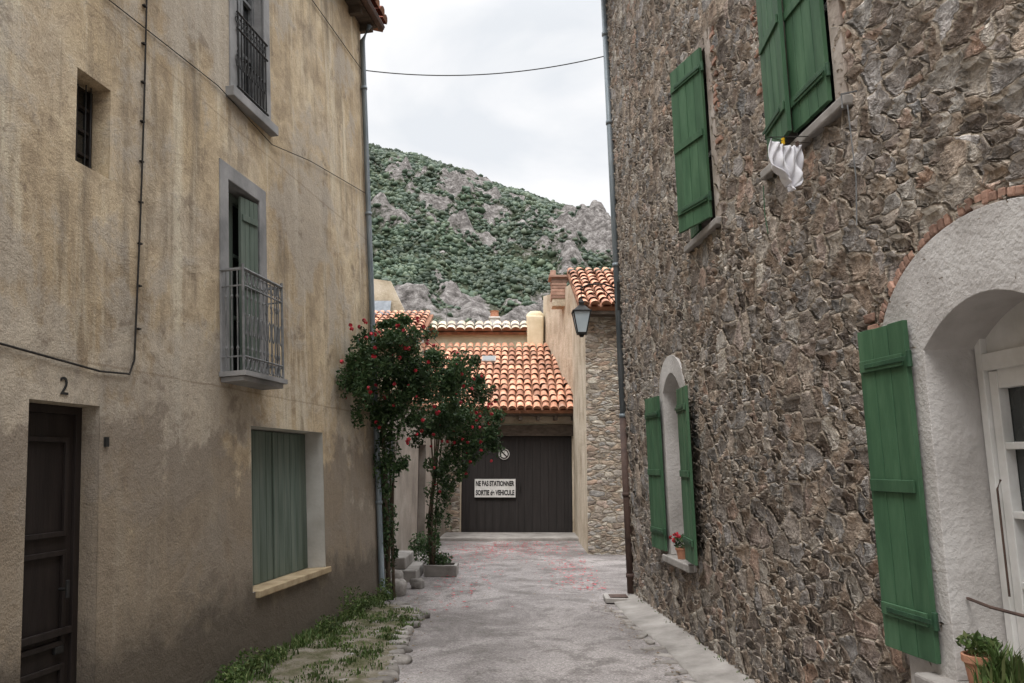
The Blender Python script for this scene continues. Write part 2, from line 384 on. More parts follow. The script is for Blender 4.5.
def gridwall(name,F,ss,zs,hole,mats,parent,flip):
    ss=np.array(ss);zs=np.array(zs);n1,n2=len(ss),len(zs)
    A,B=np.meshgrid(ss,zs,indexing='ij')
    o,d,n,z=[np.array(q) for q in F]
    V=o+A[...,None]*d+B[...,None]*z; V=V.reshape(-1,3)
    ST=np.stack([A.ravel(),B.ravel(),0*A.ravel()],-1)
    I=np.arange(n1*n2).reshape(n1,n2)
    q=np.stack([I[:-1,:-1],I[1:,:-1],I[1:,1:],I[:-1,1:]],-1).reshape(-1,4)
    cs=((ss[:-1]+ss[1:])/2)[:,None]+0*zs[:-1][None]; cz=((zs[:-1]+zs[1:])/2)[None]+0*ss[:-1][:,None]
    keep=~hole(cs,cz).ravel(); q=q[keep]
    if flip: q=q[:,::-1]
    used=np.unique(q); remap=np.zeros(len(V),int); remap[used]=np.arange(len(used))
    return npmesh(name,V[used],remap[q],mats,parent,smooth=True,st=ST[used])

# ------------------------------------------------------------------ camera
cam=bpy.data.cameras.new('camera'); co=bpy.data.objects.new('camera',cam); S.collection.objects.link(co)
co.location=(0,0,1.7); co.rotation_euler=(math.radians(90)+math.atan(121/800),0,0)
cam.sensor_width=36; cam.lens=800/1024*36; cam.clip_end=3000; cam.clip_start=.05; S.camera=co

# ------------------------------------------------------------------ ground
mb=MB(); mb.poly([(-900,-300,-.02),(900,-300,-.02),(900,1500,-.02),(-900,1500,-.02)]); mb.build('ground',[M['soil']])
nx,ny=50,120
V=[];Fc=[]
for j in range(ny+1):
    for i in range(nx+1):
        x=-3.6+7.4*i/nx; y=-6+26*j/ny
        V.append((x,y,.012*mn.noise(Vector((x*.7,y*.5,0)))+.006*mn.noise(Vector((x*3,y*3,5)))))
for j in range(ny):
    for i in range(nx):
        a=j*(nx+1)+i; Fc.append([a,a+1,a+nx+2,a+nx+1])
npmesh('street',V,Fc,[M['asph']],smooth=True)
def lx(y): return -1.64-.146*(10.37-y)
def vx(y): return -1.04+.05*math.sin(y*2.1)+.02*math.sin(y*7)-(.0 if y<9.2 else (y-9.2)*.6)
V=[];Fc=[];N=60;NC=12
for j in range(N+1):
    y=1.5+8.3*j/N; x1=vx(y)
    for i in range(NC+1):
        x=lx(y)-.05+(x1-lx(y)+.05)*i/NC
        V.append((x,y,.05+.03*mn.noise(Vector((x*4,y*4,0)))+.012*mn.noise(Vector((x*14,y*14,0)))))
for j in range(N):
    for i in range(NC): a=j*(NC+1)+i; Fc.append([a,a+1,a+NC+2,a+NC+1])
npmesh('verge',V,Fc,[M['verge']],smooth=True)
mb=MB(); y=1.6
while y<9.75:
    w=random.uniform(.12,.26); rockmesh(mb,(vx(y)+random.uniform(-.02,.02),y+w/2,.015),(.06+random.uniform(0,.025),w*.5,.045)); y+=w*.98
for x in np.arange(-1.7,-1.35,.17): rockmesh(mb,(x,9.86+random.uniform(-.03,.03),.02),(.075,.06,.045))
for _ in range(34):
    y=random.uniform(5,9.6); x=random.uniform(lx(y)+.3,vx(y)-.08); rockmesh(mb,(x,y,.036),(random.uniform(.03,.07),random.uniform(.03,.06),.018))
mb.build('stone_kerb',[M['rock']],smooth=True)
sp=[]
for _ in range(300):
    y=random.uniform(5.2,10.3); x=lx(y)+abs(random.gauss(0,.09)); sp.append((x,y,.04,random.uniform(.04,.11),random.randint(8,18),.025))
for _ in range(600):
    y=random.uniform(5.2,9.7); x=random.uniform(lx(y),vx(y)+.03)
    if mn.noise(Vector((x*2.5,y*2.0,3)))>-.18: sp.append((x,y,.045,random.uniform(.015,.05),random.randint(10,22),.04))
blades('verge_grass',sp,M['grass'])
cl=[]
for y,h in ((6.3,.10),(6.6,.13),(7.0,.08),(8.2,.1),(8.8,.22),(9.1,.18),(9.4,.12),(10.1,.16)):
    cl.append(((lx(y)+.13,y,.06+h*.6),(.12,.16,h),260))
leaves('weed_plant',cl,.03,M['grass'])
# wind-blown litter of dry leaves and grit
V=[];Fc=[];k=0
for _ in range(900):
    y=random.uniform(4.5,17.5)
    x=(vx(min(y,9.6))+abs(random.gauss(0,.12))) if random.random()<.5 else (1.53+.0705*(10.37-y)-.42-abs(random.gauss(0,.12)))
    if y>10.4: x=random.uniform(-1.4,1.35)
    s=random.uniform(.005,.014); a=random.random()*6.28; z=.02+random.uniform(0,.004)
    for t in range(4): V.append((x+s*math.cos(a+t*1.57)*(1.5 if t%2 else 1),y+s*math.sin(a+t*1.57),z+random.uniform(0,.006)))
    Fc.append([k,k+1,k+2,k+3]); k+=4
M['litter']=mk('dry_leaf',[(.3,(.10,.065,.035)),(.7,(.24,.17,.10))],30,.9,.1,island=.5)
npmesh('leaf_litter',V,Fc,[M['litter']])
def rx(y): return 1.53+.0705*(10.37-y)
V=[];Fc=[];N=90
for j in range(N+1):
    y=-2+12.35*j/N; w=.33+.02*math.sin(y*3); xo=rx(y)-w; a=.014*mn.noise(Vector((y*2,0,0)))
    V+=[(xo-.02*mn.noise(Vector((y*6,3,0))),y,-.02),(xo,y,.03+a),(rx(y)-.15,y,.05+a),(rx(y)+.08,y,.10)]
for j in range(N):
    for i in range(3): a=j*4+i; Fc.append([a,a+1,a+5,a+4])
Fc.append([N*4,N*4+1,N*4+2,N*4+3])
npmesh('kerb',V,Fc,[M['concrete']])
mb=MB(); y=2
while y<9.5:
    w=random.uniform(.15,.4); rockmesh(mb,(rx(y)-.39,y+w/2,.0),(.045,w*.5,.02),sub_=2); y+=w
mb.build('gutter_stones',[M['rock']],smooth=True)
mb=MB(); mb.box(1.14,1.48,10.05,10.42,.02,.07,0,.01); mb.box(1.2,1.42,10.12,10.34,.071,.078,1)
mb.build('drain_cover',[M['concrete'],M['rust']],bevel=.006)
sp=[]
for _ in range(60):
    y=random.uniform(4,10.2); sp.append((rx(y)-.02,y,.05,random.uniform(.02,.05),8,.02))
blades('kerb_weeds',sp,M['grass'])

# ------------------------------------------------------------------ LEFT HOUSE
LH=empty('stucco_house')
HL=[(5.47,6.07,-.2,2.05),(5.42,5.75,3.55,4.17),(3.10,3.66,4.98,6.75),(3.25,3.84,2.42,4.12),(1.80,3.45,.62,2.02),(8.2,9.2,-.2,2.1),(9.0,9.6,3.2,4.6)]
br=set(np.arange(-0,14.01,1.0).round(3)); zb=set([-.2,0,1,3,5,7,8])
for a,b,c,d in HL: br|={a,b}; zb|={c,d}
def hl(s,z):
    r=np.zeros(np.broadcast(s,z).shape,bool)
    for a,b,c,d in HL: r|=(s>a)&(s<b)&(z>c)&(z<d)
    return r
gridwall('wall',L,sorted(br),sorted(zb),hl,[M['stucco']],LH,False)
mb=MB(L)
for i,(a,b,c,d) in enumerate(HL):
    dep=(.14,.14,.12,.14,.22,.15,.15)[i]
    mm=(0,0,1,1,2,0,0)[i]
    mb.ring(rect(a,b,c,d),rect(a-.03,b+.03,c,d+.03),-dep-.08,-.003,mm)
    mb.poly([(a-.1,-dep-.085,c-.1),(b+.1,-dep-.085,c-.1),(b+.1,-dep-.085,d+.1),(a-.1,-dep-.085,d+.1)],3)
    if c>0: mb.box(a-.03,b+.03,-dep-.08,-.002,c-.03,c,mm)
mb.poly([(0,0,-.2),(0,-8,-.2),(0,-8,8),(0,-4,9.4),(0,0,8)],0)
mb.poly([(14,0,-.2),(14,-8,-.2),(14,-8,8),(14,-4,9.4),(14,0,8)],0)
mb.poly([(0,-8,-.2),(14,-8,-.2),(14,-8,8),(0,-8,8)],0)
mb.build('reveals_and_body',[M['stucco'],M['cement'],M['plasterw'],M['glassd']],LH)
mb=MB(L)
for (a,b,c,d,w) in ((3.10,3.66,4.98,6.75,.13),(3.25,3.84,2.42,4.12,.14)):
    mb.ring([(a,c),(a,d),(b,d),(b,c)],[(a-w,c),(a-w,d+w),(b+w,d+w),(b+w,c)],-.02,.014,0)
mb.box(2.95,3.86,-.05,.08,4.88,4.975,0)
mb.build('window_surrounds',[M['cement']],LH,bevel=.006)
mb=MB(L); mb.box(1.74,3.40,-.2,.04,.565,.625,0); mb.build('window_sill',[M['sill']],LH,bevel=.008)
mb=MB(L)
x=1.81
while x<3.44:
    mb.box(x+.002,min(x+.135,3.44)-.002,-.22,-.192+random.uniform(0,.004),.63,2.01,0); x+=.137
mb.box(2.615,2.64,-.187,-.172,.63,2.01,0)
mb.build('shutters',[M['greeng']],LH,bevel=.002)
def pdoor(mb,a,b,z0,z1,o,m):
    mb.box(a,b,o-.05,o,z0,z1,m)
    w=b-a
    for (c,d,e,f) in ((.12,.88,.05,.28),(.12,.88,.33,.60),(.12,.88,.64,.93)):
        zz0=z0+(z1-z0)*e; zz1=z0+(z1-z0)*f
        mb.ring([(a+w*c+.03,zz0+.03),(a+w*c+.03,zz1-.03),(b-w*(1-d)-.03,zz1-.03),(b-w*(1-d)-.03,zz0+.03),(a+w*c+.03,zz0+.03)],
                [(a+w*c,zz0),(a+w*c,zz1),(b-w*(1-d),zz1),(b-w*(1-d),zz0),(a+w*c,zz0)],o+.001,o+.022,m)
mb=MB(L); pdoor(mb,5.52,6.03,0,2.0,-.14,0)
mb.ring(rect(5.52,6.03,0,2.0),rect(5.47,6.07,0,2.05),-.18,-.12,0)
mb.tube([(5.64,-.12,.98),(5.64,-.065,.98)],.01,1); mb.tube([(5.64,-.065,.93),(5.64,-.065,1.03)],.012,1)
mb.box(5.59,5.66,-.139,-.115,.62,.66,1)
mb.box(5.54,6.01,-.135,-.105,.72,.76,0)
mb.build('door',[M['dkwood'],M['black']],LH,bevel=.003)
mb=MB(L); mb.box(5.40,5.43,0,.018,1.80,1.86,0); mb.build('door_bell',[M['black']],LH)
mb=MB(L); mb.box(5.38,6.2,-.3,.16,-.05,.09,0,.006); mb.build('door_step',[M['concrete']],LH,bevel=.01)
mb=MB(L); pdoor(mb,8.2,9.2,0,2.1,-.14,0); mb.box(9.0,9.6,-.2,-.15,3.2,4.6,0)
mb.build('rear_door',[M['dkwood']],LH)
mb=MB(L); q=-.08; mb.box(5.50+q,5.83+q,-.17,-.15,3.55,4.17,0)
for x in (5.52,5.66,5.80): mb.box(x+q-.012,x+q+.012,-.149,-.125,3.56,4.16,1)
for z in (3.7,3.86,4.02): mb.box(5.51+q,5.82+q,-.15,-.128,z-.01,z+.01,1)
for x in (5.56,5.61,5.70,5.76): mb.tube([(x+q,-.10,3.55),(x+q,-.10,4.17)],.005,2,6)
mb.build('small_window',[M['glassd'],M['dkwood'],M['black']],LH)
def lwindow(mb,a,b,z0,z1,o,mf,mg,nr=3,fw=.045):
    c=(a+b)/2
    mb.box(a,b,o-.02,o-.012,z0,z1,mg)
    for (x0,x1) in ((a,c-.004),(c+.004,b)):
        mb.box(x0,x0+fw,o-.011,o+.03,z0,z1,mf); mb.box(x1-fw,x1,o-.011,o+.03,z0,z1,mf)
        for k in range(nr+1):
            zz=z0+(z1-z0)*k/nr; h=fw*.5 if 0<k<nr else fw
            zc=min(max(zz,z0+h),z1-h); mb.box(x0+fw,x1-fw,o-.01,o+.025,zc-h*.7,zc+h*.7,mf)
mb=MB(L); lwindow(mb,3.10,3.66,4.98,6.75,-.12,0,1)
lwindow(mb,3.25,3.84,2.42,4.12,-.16,2,1,3)
mb.build('window_frames',[M['iron'],M['glassd'],M['greeng']],LH)
mb=MB(L)
for z in (5.05,5.62,5.78): mb.tube([(3.07,.03,z),(3.69,.03,z)],.011,0,6)
for x in np.arange(3.11,3.68,.062):
    mb.tube([(x,.03,5.05),(x,.03,5.78)],.007,0,6)
    mb.tube([(x+.031+.022*math.cos(t),.03,5.70+.03*math.sin(t)) for t in np.linspace(0,6.28,9)],.005,0,5)
    mb.tube([(x+.031+.02*math.cos(t),.03,5.3+.06*math.sin(t)) for t in np.linspace(0,6.28,9)],.005,0,5)
mb.build('window_railing',[M['black']],LH)
shutter(L,'balcony_shutter',3.27,-.02,math.radians(-8),.27,2.45,4.08,M['greeng'],LH,strap=False)
mb=MB(L)
b0,b1,bo=3.22,3.97,.20
mb.box(b0-.03,b1+.03,.0,bo+.03,2.39,2.43,1); mb.box(b0,b1,.0,bo,2.35,2.387,1)
def bar(x,o):
    mb.tube([(x,o,2.43),(x,o,3.27)],.0065,0,6)
    for z in (2.62,3.05): mb.tube([(x,o,z-.02),(x,o,z),(x,o,z+.02)],[.007,.013,.007],0,6)
xs=list(np.linspace(b0,b1,11))
for x in xs: bar(x,bo)
for o in (.05,.10,.15): bar(b0,o); bar(b1,o)
for z,r in ((3.28,.015),(3.14,.008),(2.55,.008)):
    mb.tube([(b0,0,z),(b0,bo,z),(b1,bo,z),(b1,0,z)],r,0,6)
for i in range(10):
    xm=(xs[i]+xs[i+1])/2
    for zc in (3.21,2.49): mb.tube([(xm+.026*math.cos(t),bo,zc+.045*math.sin(t)) for t in np.linspace(0,6.28,9)],.005,0,5)
    mb.tube([(xm+.022*math.cos(t),bo,2.82+.09*math.sin(t)) for t in np.linspace(0,6.28,9)],.0045,0,5)
for x in (b0,b1): mb.tube([(x,bo,2.43),(x,bo,3.32)],.012,0,8)
mb.build('balcony',[M['iron'],M['cement']],LH)
def text(body,size,F,s,o,z,mat,name,parent,ext=.003,flipx=1,bold=0):
    cu=bpy.data.curves.new(name,'FONT'); cu.body=body; cu.size=size; cu.extrude=ext; cu.align_x='CENTER'; cu.align_y='CENTER'; cu.offset=bold
    tmp=bpy.data.objects.new('tmp',cu); S.collection.objects.link(tmp); bpy.context.view_layer.update()
    me=bpy.data.meshes.new_from_object(tmp.evaluated_get(bpy.context.evaluated_depsgraph_get()))
    bpy.data.objects.remove(tmp)
    for v in me.vertices:
        c=v.co; v.co=W(F,s+c.x*flipx,o+c.z,z+c.y)
    me.materials.clear(); me.materials.append(mat)
    ob=bpy.data.objects.new(name,me); S.collection.objects.link(ob); ob.parent=parent; return ob
text('2',.15,L,5.80,.004,2.14,M['black'],'house_number',LH,flipx=-1)
mb=MB(L); q=-.07
mb.tube([(5.12+q,.014,8),(5.12+q,.014,5),(5.14+q,.016,4.2),(5.17+q,.014,3.3),(5.22+q,.016,2.38),(5.27+q,.016,2.28),(5.5,.016,2.265),(6.3,.016,2.32),(7.5,.016,2.34),(11,.016,2.34)],.007,0,6)
for z in np.arange(2.6,7.5,.3): mb.box(5.125+q+.012*(5-z),5.155+q+.012*(5-z),.0,.022,z-.005,z+.005,0)
mb.tube([(11,.012,4.86),(7,.012,4.84),(5.46,.012,4.80),(4.6,.012,4.86),(4.0,.012,4.90),(3.0,.03,4.78),(2.0,.02,5.0),(0,.02,5.3)],.004,0,6)
mb.tube([(4.6,.015,6.9),(3.4,.03,7.0),(1.5,.02,7.05),(.02,.02,7.08)],.005,0,6)
mb.build('wall_cables',[M['cable']],LH)
mb=MB(L)
mb.tube([(.07,.16,7.72),(.07,.045,7.5),(.07,.045,4.0),(.07,.045,.15),(.07,.14,.05)],.036,0,10)
for z in (1.2,3.1,5.0,6.8): mb.tube([(.07,.045,z-.02),(.07,.045,z+.02)],.045,0,10)
mb.build('drainpipe',[M['zinc']],LH,smooth=True)
mb=MB(L); mb.box(-.12,14,-.3,.2,7.78,7.83,0)
for x in np.arange(-.05,14,.45): mb.box(x,x+.08,-.1,.17,7.68,7.779,0)
mb.build('eave_boards',[M['beam']],LH)
tile_roof('roof',W(L,-.15,.27,7.84),L[1],(-L[2]+L[3]*.36).normalized(),14.2,4.4,LH,M['tileold'],.2,.36,.09)
mb=MB(L); mb.poly([(-.2,-4,9.42),(14.2,-4,9.42),(14.2,-8.3,7.9),(-.2,-8.3,7.9)]); mb.build('roof_rear_slope',[M['tileold']],LH)
mb=MB(L); mb.tube([(-.15,.26,7.80),(14,.26,7.80)],.055,0,8); mb.build('gutter',[M['rust']],LH)

# ------------------------------------------------------------------ RIGHT HOUSE
RH=empty('stone_house')
A1=(6.68,7.56,.75,2.22,2.40); A2=(1.97,2.60,.77,2.42,2.60)
RR=[(3.25,3.92,3.70,5.25),(5.15,6.06,3.72,5.32)]
ss=np.arange(0,8.2,.023); zs=np.arange(-.1,8.7,.023)
def arcz(s,A):
    c=(A[0]+A[1])/2;h=(A[1]-A[0])/2; return A[3]+(A[4]-A[3])*(1-((s-c)/h)**2)
def hr(s,z):
    r=np.zeros(np.broadcast(s,z).shape,bool)
    for A in (A1,A2): r|=(s>A[0]-.06)&(s<A[1]+.06)&(z>A[2]-.03)&(z<arcz(s,A)+.06)
    for a,b,c,d in RR: r|=(s>a-.03)&(s<b+.03)&(z>c-.03)&(z<d+.03)
    return r
gridwall('wall',R,ss,zs,hr,[M['rubble']],RH,True)
mb=MB(R)
s9=float(ss[-1]); z9=float(zs[-1])
mb.poly([(s9,0,-.2),(14,0,-.2),(14,0,z9),(s9,0,z9)],0)
mb.poly([(0,0,z9),(14,0,z9),(14,0,z9+.2),(0,0,z9+.2)],0)
mb.poly([(0,.02,-.2),(0,-8,-.2),(0,-8,8.9),(0,-4,10.3),(0,.02,8.9)],0)
mb.poly([(14,0,-.2),(14,-8,-.2),(14,-8,8.9),(14,-4,10.3),(14,0,8.9)],0)
mb.poly([(0,-8,-.2),(14,-8,-.2),(14,-8,8.9),(0,-8,8.9)],0)
mb.build('body',[M['rubble_b']],RH,recalc=False)
mb=MB(R); n=28
mb.ring(arch(*A1,n=n),arch(6.30,7.94,.60,2.22,2.75,n=n,kind='ell'),-.34,.020,0)
mb.ring(arch(*A2,n=n),arch(1.82,2.75,.70,2.42,2.78,n=n,kind='ell'),-.26,.020,0)
for a,b,c,d in RR: mb.ring(rect(a,b,c,d),rect(a-.08,b+.13,c-.03,d+.12),-.22,.010,1)
mb.build('plaster_surrounds',[M['plaster'],M['plasterp']],RH,bevel=.012,merge=True)
mb=MB(R)
mb.box(1.82,2.74,-.25,.08,.69,.765,0); mb.box(6.5,7.8,-.33,.12,.665,.748,0)
mb.box(3.1,4.05,-.2,.05,3.63,3.697,0); mb.box(5.0,6.22,-.2,.05,3.65,3.717,0)
mb.build('sills',[M['concrete']],RH,bevel=.012)
mb=MB(R)
c=7.12
for i in range(50):
    th=math.pi*(i+.5)/50
    a=.83;b_=.54
    p0=(c-a*math.cos(th),2.22+b_*math.sin(th)); nx_,nz_=-math.cos(th)/a,math.sin(th)/b_; q=math.hypot(nx_,nz_); nx_/=q;nz_/=q
    tx,tz=-nz_,nx_; h=.05+random.uniform(-.014,.01); w=.019
    P=[(p0[0]+tx*w,p0[1]+tz*w),(p0[0]-tx*w,p0[1]-tz*w),(p0[0]-tx*w+nx_*h,p0[1]-tz*w+nz_*h),(p0[0]+tx*w+nx_*h,p0[1]+tz*w+nz_*h)]
    mb.prism(P,-.05,.013+random.uniform(-.006,.006))
def bricks(s0,s1,z0,z1,prob=1.0):
    z=z0
    while z<z1:
        if random.random()<prob: mb.box(s0+random.uniform(0,.05),s1+random.uniform(-.06,.02),-.05,.014+random.uniform(-.008,.008),z,z+.042,0,.004)
        z+=.058
bricks(6.14,6.30,2.26,2.46); bricks(7.96,8.1,2.0,2.5)
bricks(6.20,6.32,4.75,5.45,.7); bricks(6.20,6.30,3.8,4.5,.25); bricks(4.06,4.16,4.3,5.5,.4); bricks(4.95,5.06,4.3,5.4,.5)
bricks(5.2,5.45,5.46,5.6); bricks(5.5,5.8,5.46,5.6)
mb.build('bricks',[M['brick']],RH,bevel=.006)
shutter(R,'shutter_1',1.93,.045,math.pi-.06,.46,.80,2.40,M['green'],RH,flip=-1)
shutter(R,'shutter_2',2.66,.045,.10,.46,.80,2.40,M['green'],RH,flip=1)
shutter(R,'shutter_3',3.93,.035,math.pi-math.radians(15),.50,3.72,5.24,M['green'],RH,flip=-1)
shutter(R,'shutter_4',5.16,.02,math.radians(7),.47,3.75,5.30,M['green'],RH,flip=1)
shutter(R,'shutter_5',6.05,.02,math.pi-.02,.46,3.75,5.30,M['green'],RH,flip=-1)
shutter(R,'shutter_6',6.60,.035,math.pi-math.radians(4),.39,.80,2.38,M['green'],RH,flip=-1,n=3)
shutter(R,'shutter_7',3.27,.0,.05,.30,3.72,5.24,M['green'],RH,flip=1)
mb=MB(R)
a,b,z0,z1,o=6.69,7.55,.76,2.40,-.27
mb.box(a,b,o-.03,o-.022,z0,z1,1)
mb.box(a,a+.045,o-.02,o+.05,z0,z1,0); mb.box(b-.045,b,o-.02,o+.05,z0,z1,0); mb.box(a+.045,b-.045,o-.02,o+.05,2.11,2.19,0); mb.box(a+.045,b-.045,o-.02,o+.045,z0,z0+.06,0)
mb.box(a+.045,b-.045,o-.02,o+.02,2.193,2.40,0)
cm=(a+b)/2
for (x0,x1) in ((a+.05,cm-.004),(cm+.004,b-.05)):
    mb.box(x0,x0+.055,o-.021,o+.03,z0+.063,2.107,0); mb.box(x1-.055,x1,o-.021,o+.03,z0+.063,2.107,0)
    for k,zz in enumerate(np.linspace(z0+.10,2.07,5)):
        h=.045 if k in (0,4) else .016
        mb.box(x0+.057,x1-.057,o-.021,o+.028,zz-h,zz+h,0)
mb.tube([(cm,o+.06,z0+.1),(cm,o+.06,2.05)],.01,0,8)
mb.box(a+.06,b-.06,o-.08,o-.06,z0,2.2,2)
mb.build('french_window',[M['white'],M['glass'],M['cloth']],RH,bevel=.004)
mb=MB(R)
mb.tube([(6.69,-.06,1.10),(6.9,-.02,1.10),(7.12,-.04,1.095)],.007,0,6)
mb.tube([(6.80,-.2,1.62),(6.80,-.18,1.58),(6.80,-.18,1.12)],.005,0,6)
mb.build('window_latch_bar',[M['rust']],RH)
mb=MB(R)
lwindow(mb,1.97,2.60,.78,2.56,-.2,0,1,4); mb.build('window_frame',[M['white'],M['glassd']],RH)
mb=MB(R)
for (a,b,c,d) in RR: mb.box(a,b,-.2,-.18,c,d,0); mb.box(a,b,-.175,-.16,(c+d)/2,(c+d)/2+.04,1)
mb.build('upper_panes',[M['glassd'],M['white']],RH)
mb=MB(R)
mb.tube([(-.02,.03,8.8),(-.02,.03,2.3)],.042,0,12); mb.tube([(-.02,.03,2.32),(-.02,.03,.08)],.05,1,12)
for z in (2.3,4.3,6.3,7.6): mb.tube([(-.02,.03,z-.025),(-.02,.03,z+.025)],.052,0,12)
for z in (.3,1.3): mb.tube([(-.02,.03,z-.025),(-.02,.03,z+.025)],.058,1,12)
mb.build('drainpipe',[M['zinc'],M['rust']],RH,smooth=True)
mb=MB(R)
mb.tube([(6.28,.06,3.62),(6.28,.05,3.2),(6.26,.06,2.95)],.004,0,5)
mb.tube([(6.28,.0,3.70),(6.28,.09,3.68),(6.28,.09,3.60)],.006,0,5)
mb.tube([(5.05,.05,3.60),(5.04,.05,3.4),(5.07,.05,3.25)],.004,1,5)
mb.build('wall_wires',[M['iron'],M['green']],RH)
mb=MB(R); mb.poly([(-.4,.5,8.75),(14.4,.5,8.75),(14.4,-4,10.35),(-.4,-4,10.35)]); mb.poly([(-.4,-4,10.35),(14.4,-4,10.35),(14.4,-8.4,8.8),(-.4,-8.4,8.8)])
mb.build('roof',[M['tileold']],RH)

# laundry: underwear pegged by its waistband to a short line sticking out below the sill
LF=sub(R,5.72,.05,math.radians(70),1)
V=[];Fc=[];nu,nv=44,34
for j in range(nv+1):
    for i in range(nu+1):
        a=i/nu*2-1; t=j/nv
        half=.118+.012*t if t<.55 else .125-.070*((t-.55)/.45)**1.2
        s=.14+a*half
        sag=-.022*(1-a*a)*(1-t*.5)
        z=3.62+sag-t*.29+.05*abs(a)**1.5*max(0,t-.5)*2+.006*math.sin(a*8+t*5)
        o=.02*math.sin(a*8+t*4)*(.5+t)+.011*math.sin(a*17-t*8)+.016*math.sin(a*3+t*9)*t
        V.append(tuple(W(LF,s+.015*math.sin(t*5),o,z)))
for j in range(nv):
    for i in range(nu): k=j*(nu+1)+i; Fc.append([k,k+1,k+nu+2,k+nu+1])
ld=npmesh('laundry',V,Fc,[M['cloth']],smooth=True); sm=ld.modifiers.new('s','SOLIDIFY'); sm.thickness=.005
mb=MB(LF)
mb.box(.166,.175,-.010,.010,3.60,3.64,0); mb.box(.056,.064,-.010,.010,3.605,3.635,2)
mb.tube([(-.04,0,3.64),(.14,0,3.622),(.28,0,3.63)],.002,1,5); mb.tube([(.28,0,3.63),(-.05,-.06,3.66)],.003,1,5)
mb.build('clothes_pins_and_line',[M['yellow'],M['cable'],M['rust']],ld)

def pot(name,F,s,o,z,r,h):
    e=empty(name); mb=MB(F)
    mb.lathe((s,o,z),[(0,.0),(r*.7,0),(r*.95,h*.8),(r*1.08,h*.8),(r*1.08,h),(r*.92,h),(r*.88,h*.88),(0,h*.86)],0,20)
    mb.build('pot',[M['terra']],e,smooth=False,bevel=.003); return e
p=pot('flower_pot',R,6.88,.03,.75,.070,.16); q=W(R,6.88,.03,.95)
leaves('foliage',[((q.x,q.y,q.z),(.080,.09,.04),300)],.03,M['grass'],p)
p=pot('flower_pot',R,7.06,.05,.75,.07,.10); q=W(R,7.06,.05,.84)
blades('foliage',[(q.x,q.y,q.z,.14,120,.03),(q.x-.05,q.y,q.z-.02,.11,90,.03)],M['grass'],p)
p=pot('flower_pot',R,2.3,0,.765,.06,.11); q=W(R,2.3,0,.93)
leaves('foliage',[((q.x,q.y,q.z),(.09,.12,.07),160)],.035,M['leaf'],p)
def blossoms(name,pts,r,parent):
    mb=MB()
    for q in pts:
        q=Vector(q)
        for k in range(7):
            d=Vector((random.gauss(0,1),random.gauss(0,1),random.gauss(0,1))).normalized(); a=d.orthogonal().normalized(); b=d.cross(a)
            c=q+d*r*.45; R_=r*random.uniform(.5,.75); base=len(mb.v)
            for t in range(5): th=t*1.2566; mb.v.append(c+(a*math.cos(th)+b*math.sin(th))*R_+d*r*.2)
            mb.f.append([base+t for t in range(5)]); mb.m.append(0)
    return mb.build(name,[M['petal']],parent,recalc=False)
blossoms('blossoms',[(q.x-.06+random.uniform(-.05,.05),q.y+random.uniform(-.08,.08),q.z+random.uniform(0,.09)) for _ in range(8)],.022,p)

# street lantern
SL=empty('street_lamp'); mb=MB(); cx,cy=.90,10.2
mb.tube([(1.40,10.38,3.98),(1.2,10.28,4.02),(1.0,10.22,4.00),(.90,10.2,3.95),(.90,10.2,3.80)],.012,0,8)
mb.tube([(1.40,10.38,3.75),(1.3,10.31,3.85),(1.15,10.27,4.0)],.008,0,6)
mb.tube([(.90+.07*math.cos(t)-.05,10.2,4.02+.06*math.sin(t)) for t in np.linspace(0,5,12)],.005,0,5)
mb.box(1.385,1.42,10.33,10.44,3.68,4.06,0)
def frus(z0,z1,r0,r1,m,n=4,ph=math.pi/4):
    b=len(mb.v)
    for z,r in ((z0,r0),(z1,r1)):
        for k in range(n): th=ph+2*math.pi*k/n; mb.v.append(Vector((cx+r*math.cos(th),cy+r*math.sin(th),z)))
    for k in range(n): k2=(k+1)%n; mb.f.append([b+k,b+k2,b+n+k2,b+n+k]); mb.m.append(m)
    mb.f.append([b+k for k in range(n)][::-1]); mb.m.append(m); mb.f.append([b+n+k for k in range(n)]); mb.m.append(m)
frus(3.36,3.62,.080,.15,1); frus(3.62,3.64,.175,.175,0); frus(3.64,3.71,.155,.06,0); frus(3.71,3.75,.04,.045,0); frus(3.75,3.80,.055,.02,0)
frus(3.335,3.359,.085,.09,0); frus(3.30,3.334,.03,.05,0)
for k in range(4):
    th=math.pi/4+k*math.pi/2
    mb.tube([(cx+.083*math.cos(th),cy+.083*math.sin(th),3.36),(cx+.154*math.cos(th),cy+.154*math.sin(th),3.62)],.009,0,5)
M['lampglass']=mk('frosted_lamp_glass',[(.3,(.45,.53,.58)),(.7,(.6,.67,.71))],3,.25,.05,10,.002)
mb.build('lantern',[M['black'],M['lampglass']],SL,bevel=.003)
mb=MB(); P=[]
for t in np.linspace(0,1,24):
    x=-2.05+(1.33+2.05)*t; P.append((x,10.37,7.06+.22*t-.17*4*t*(1-t)))
mb.tube(P,.007,0,6); mb.build('overhead_cable',[M['cable']])

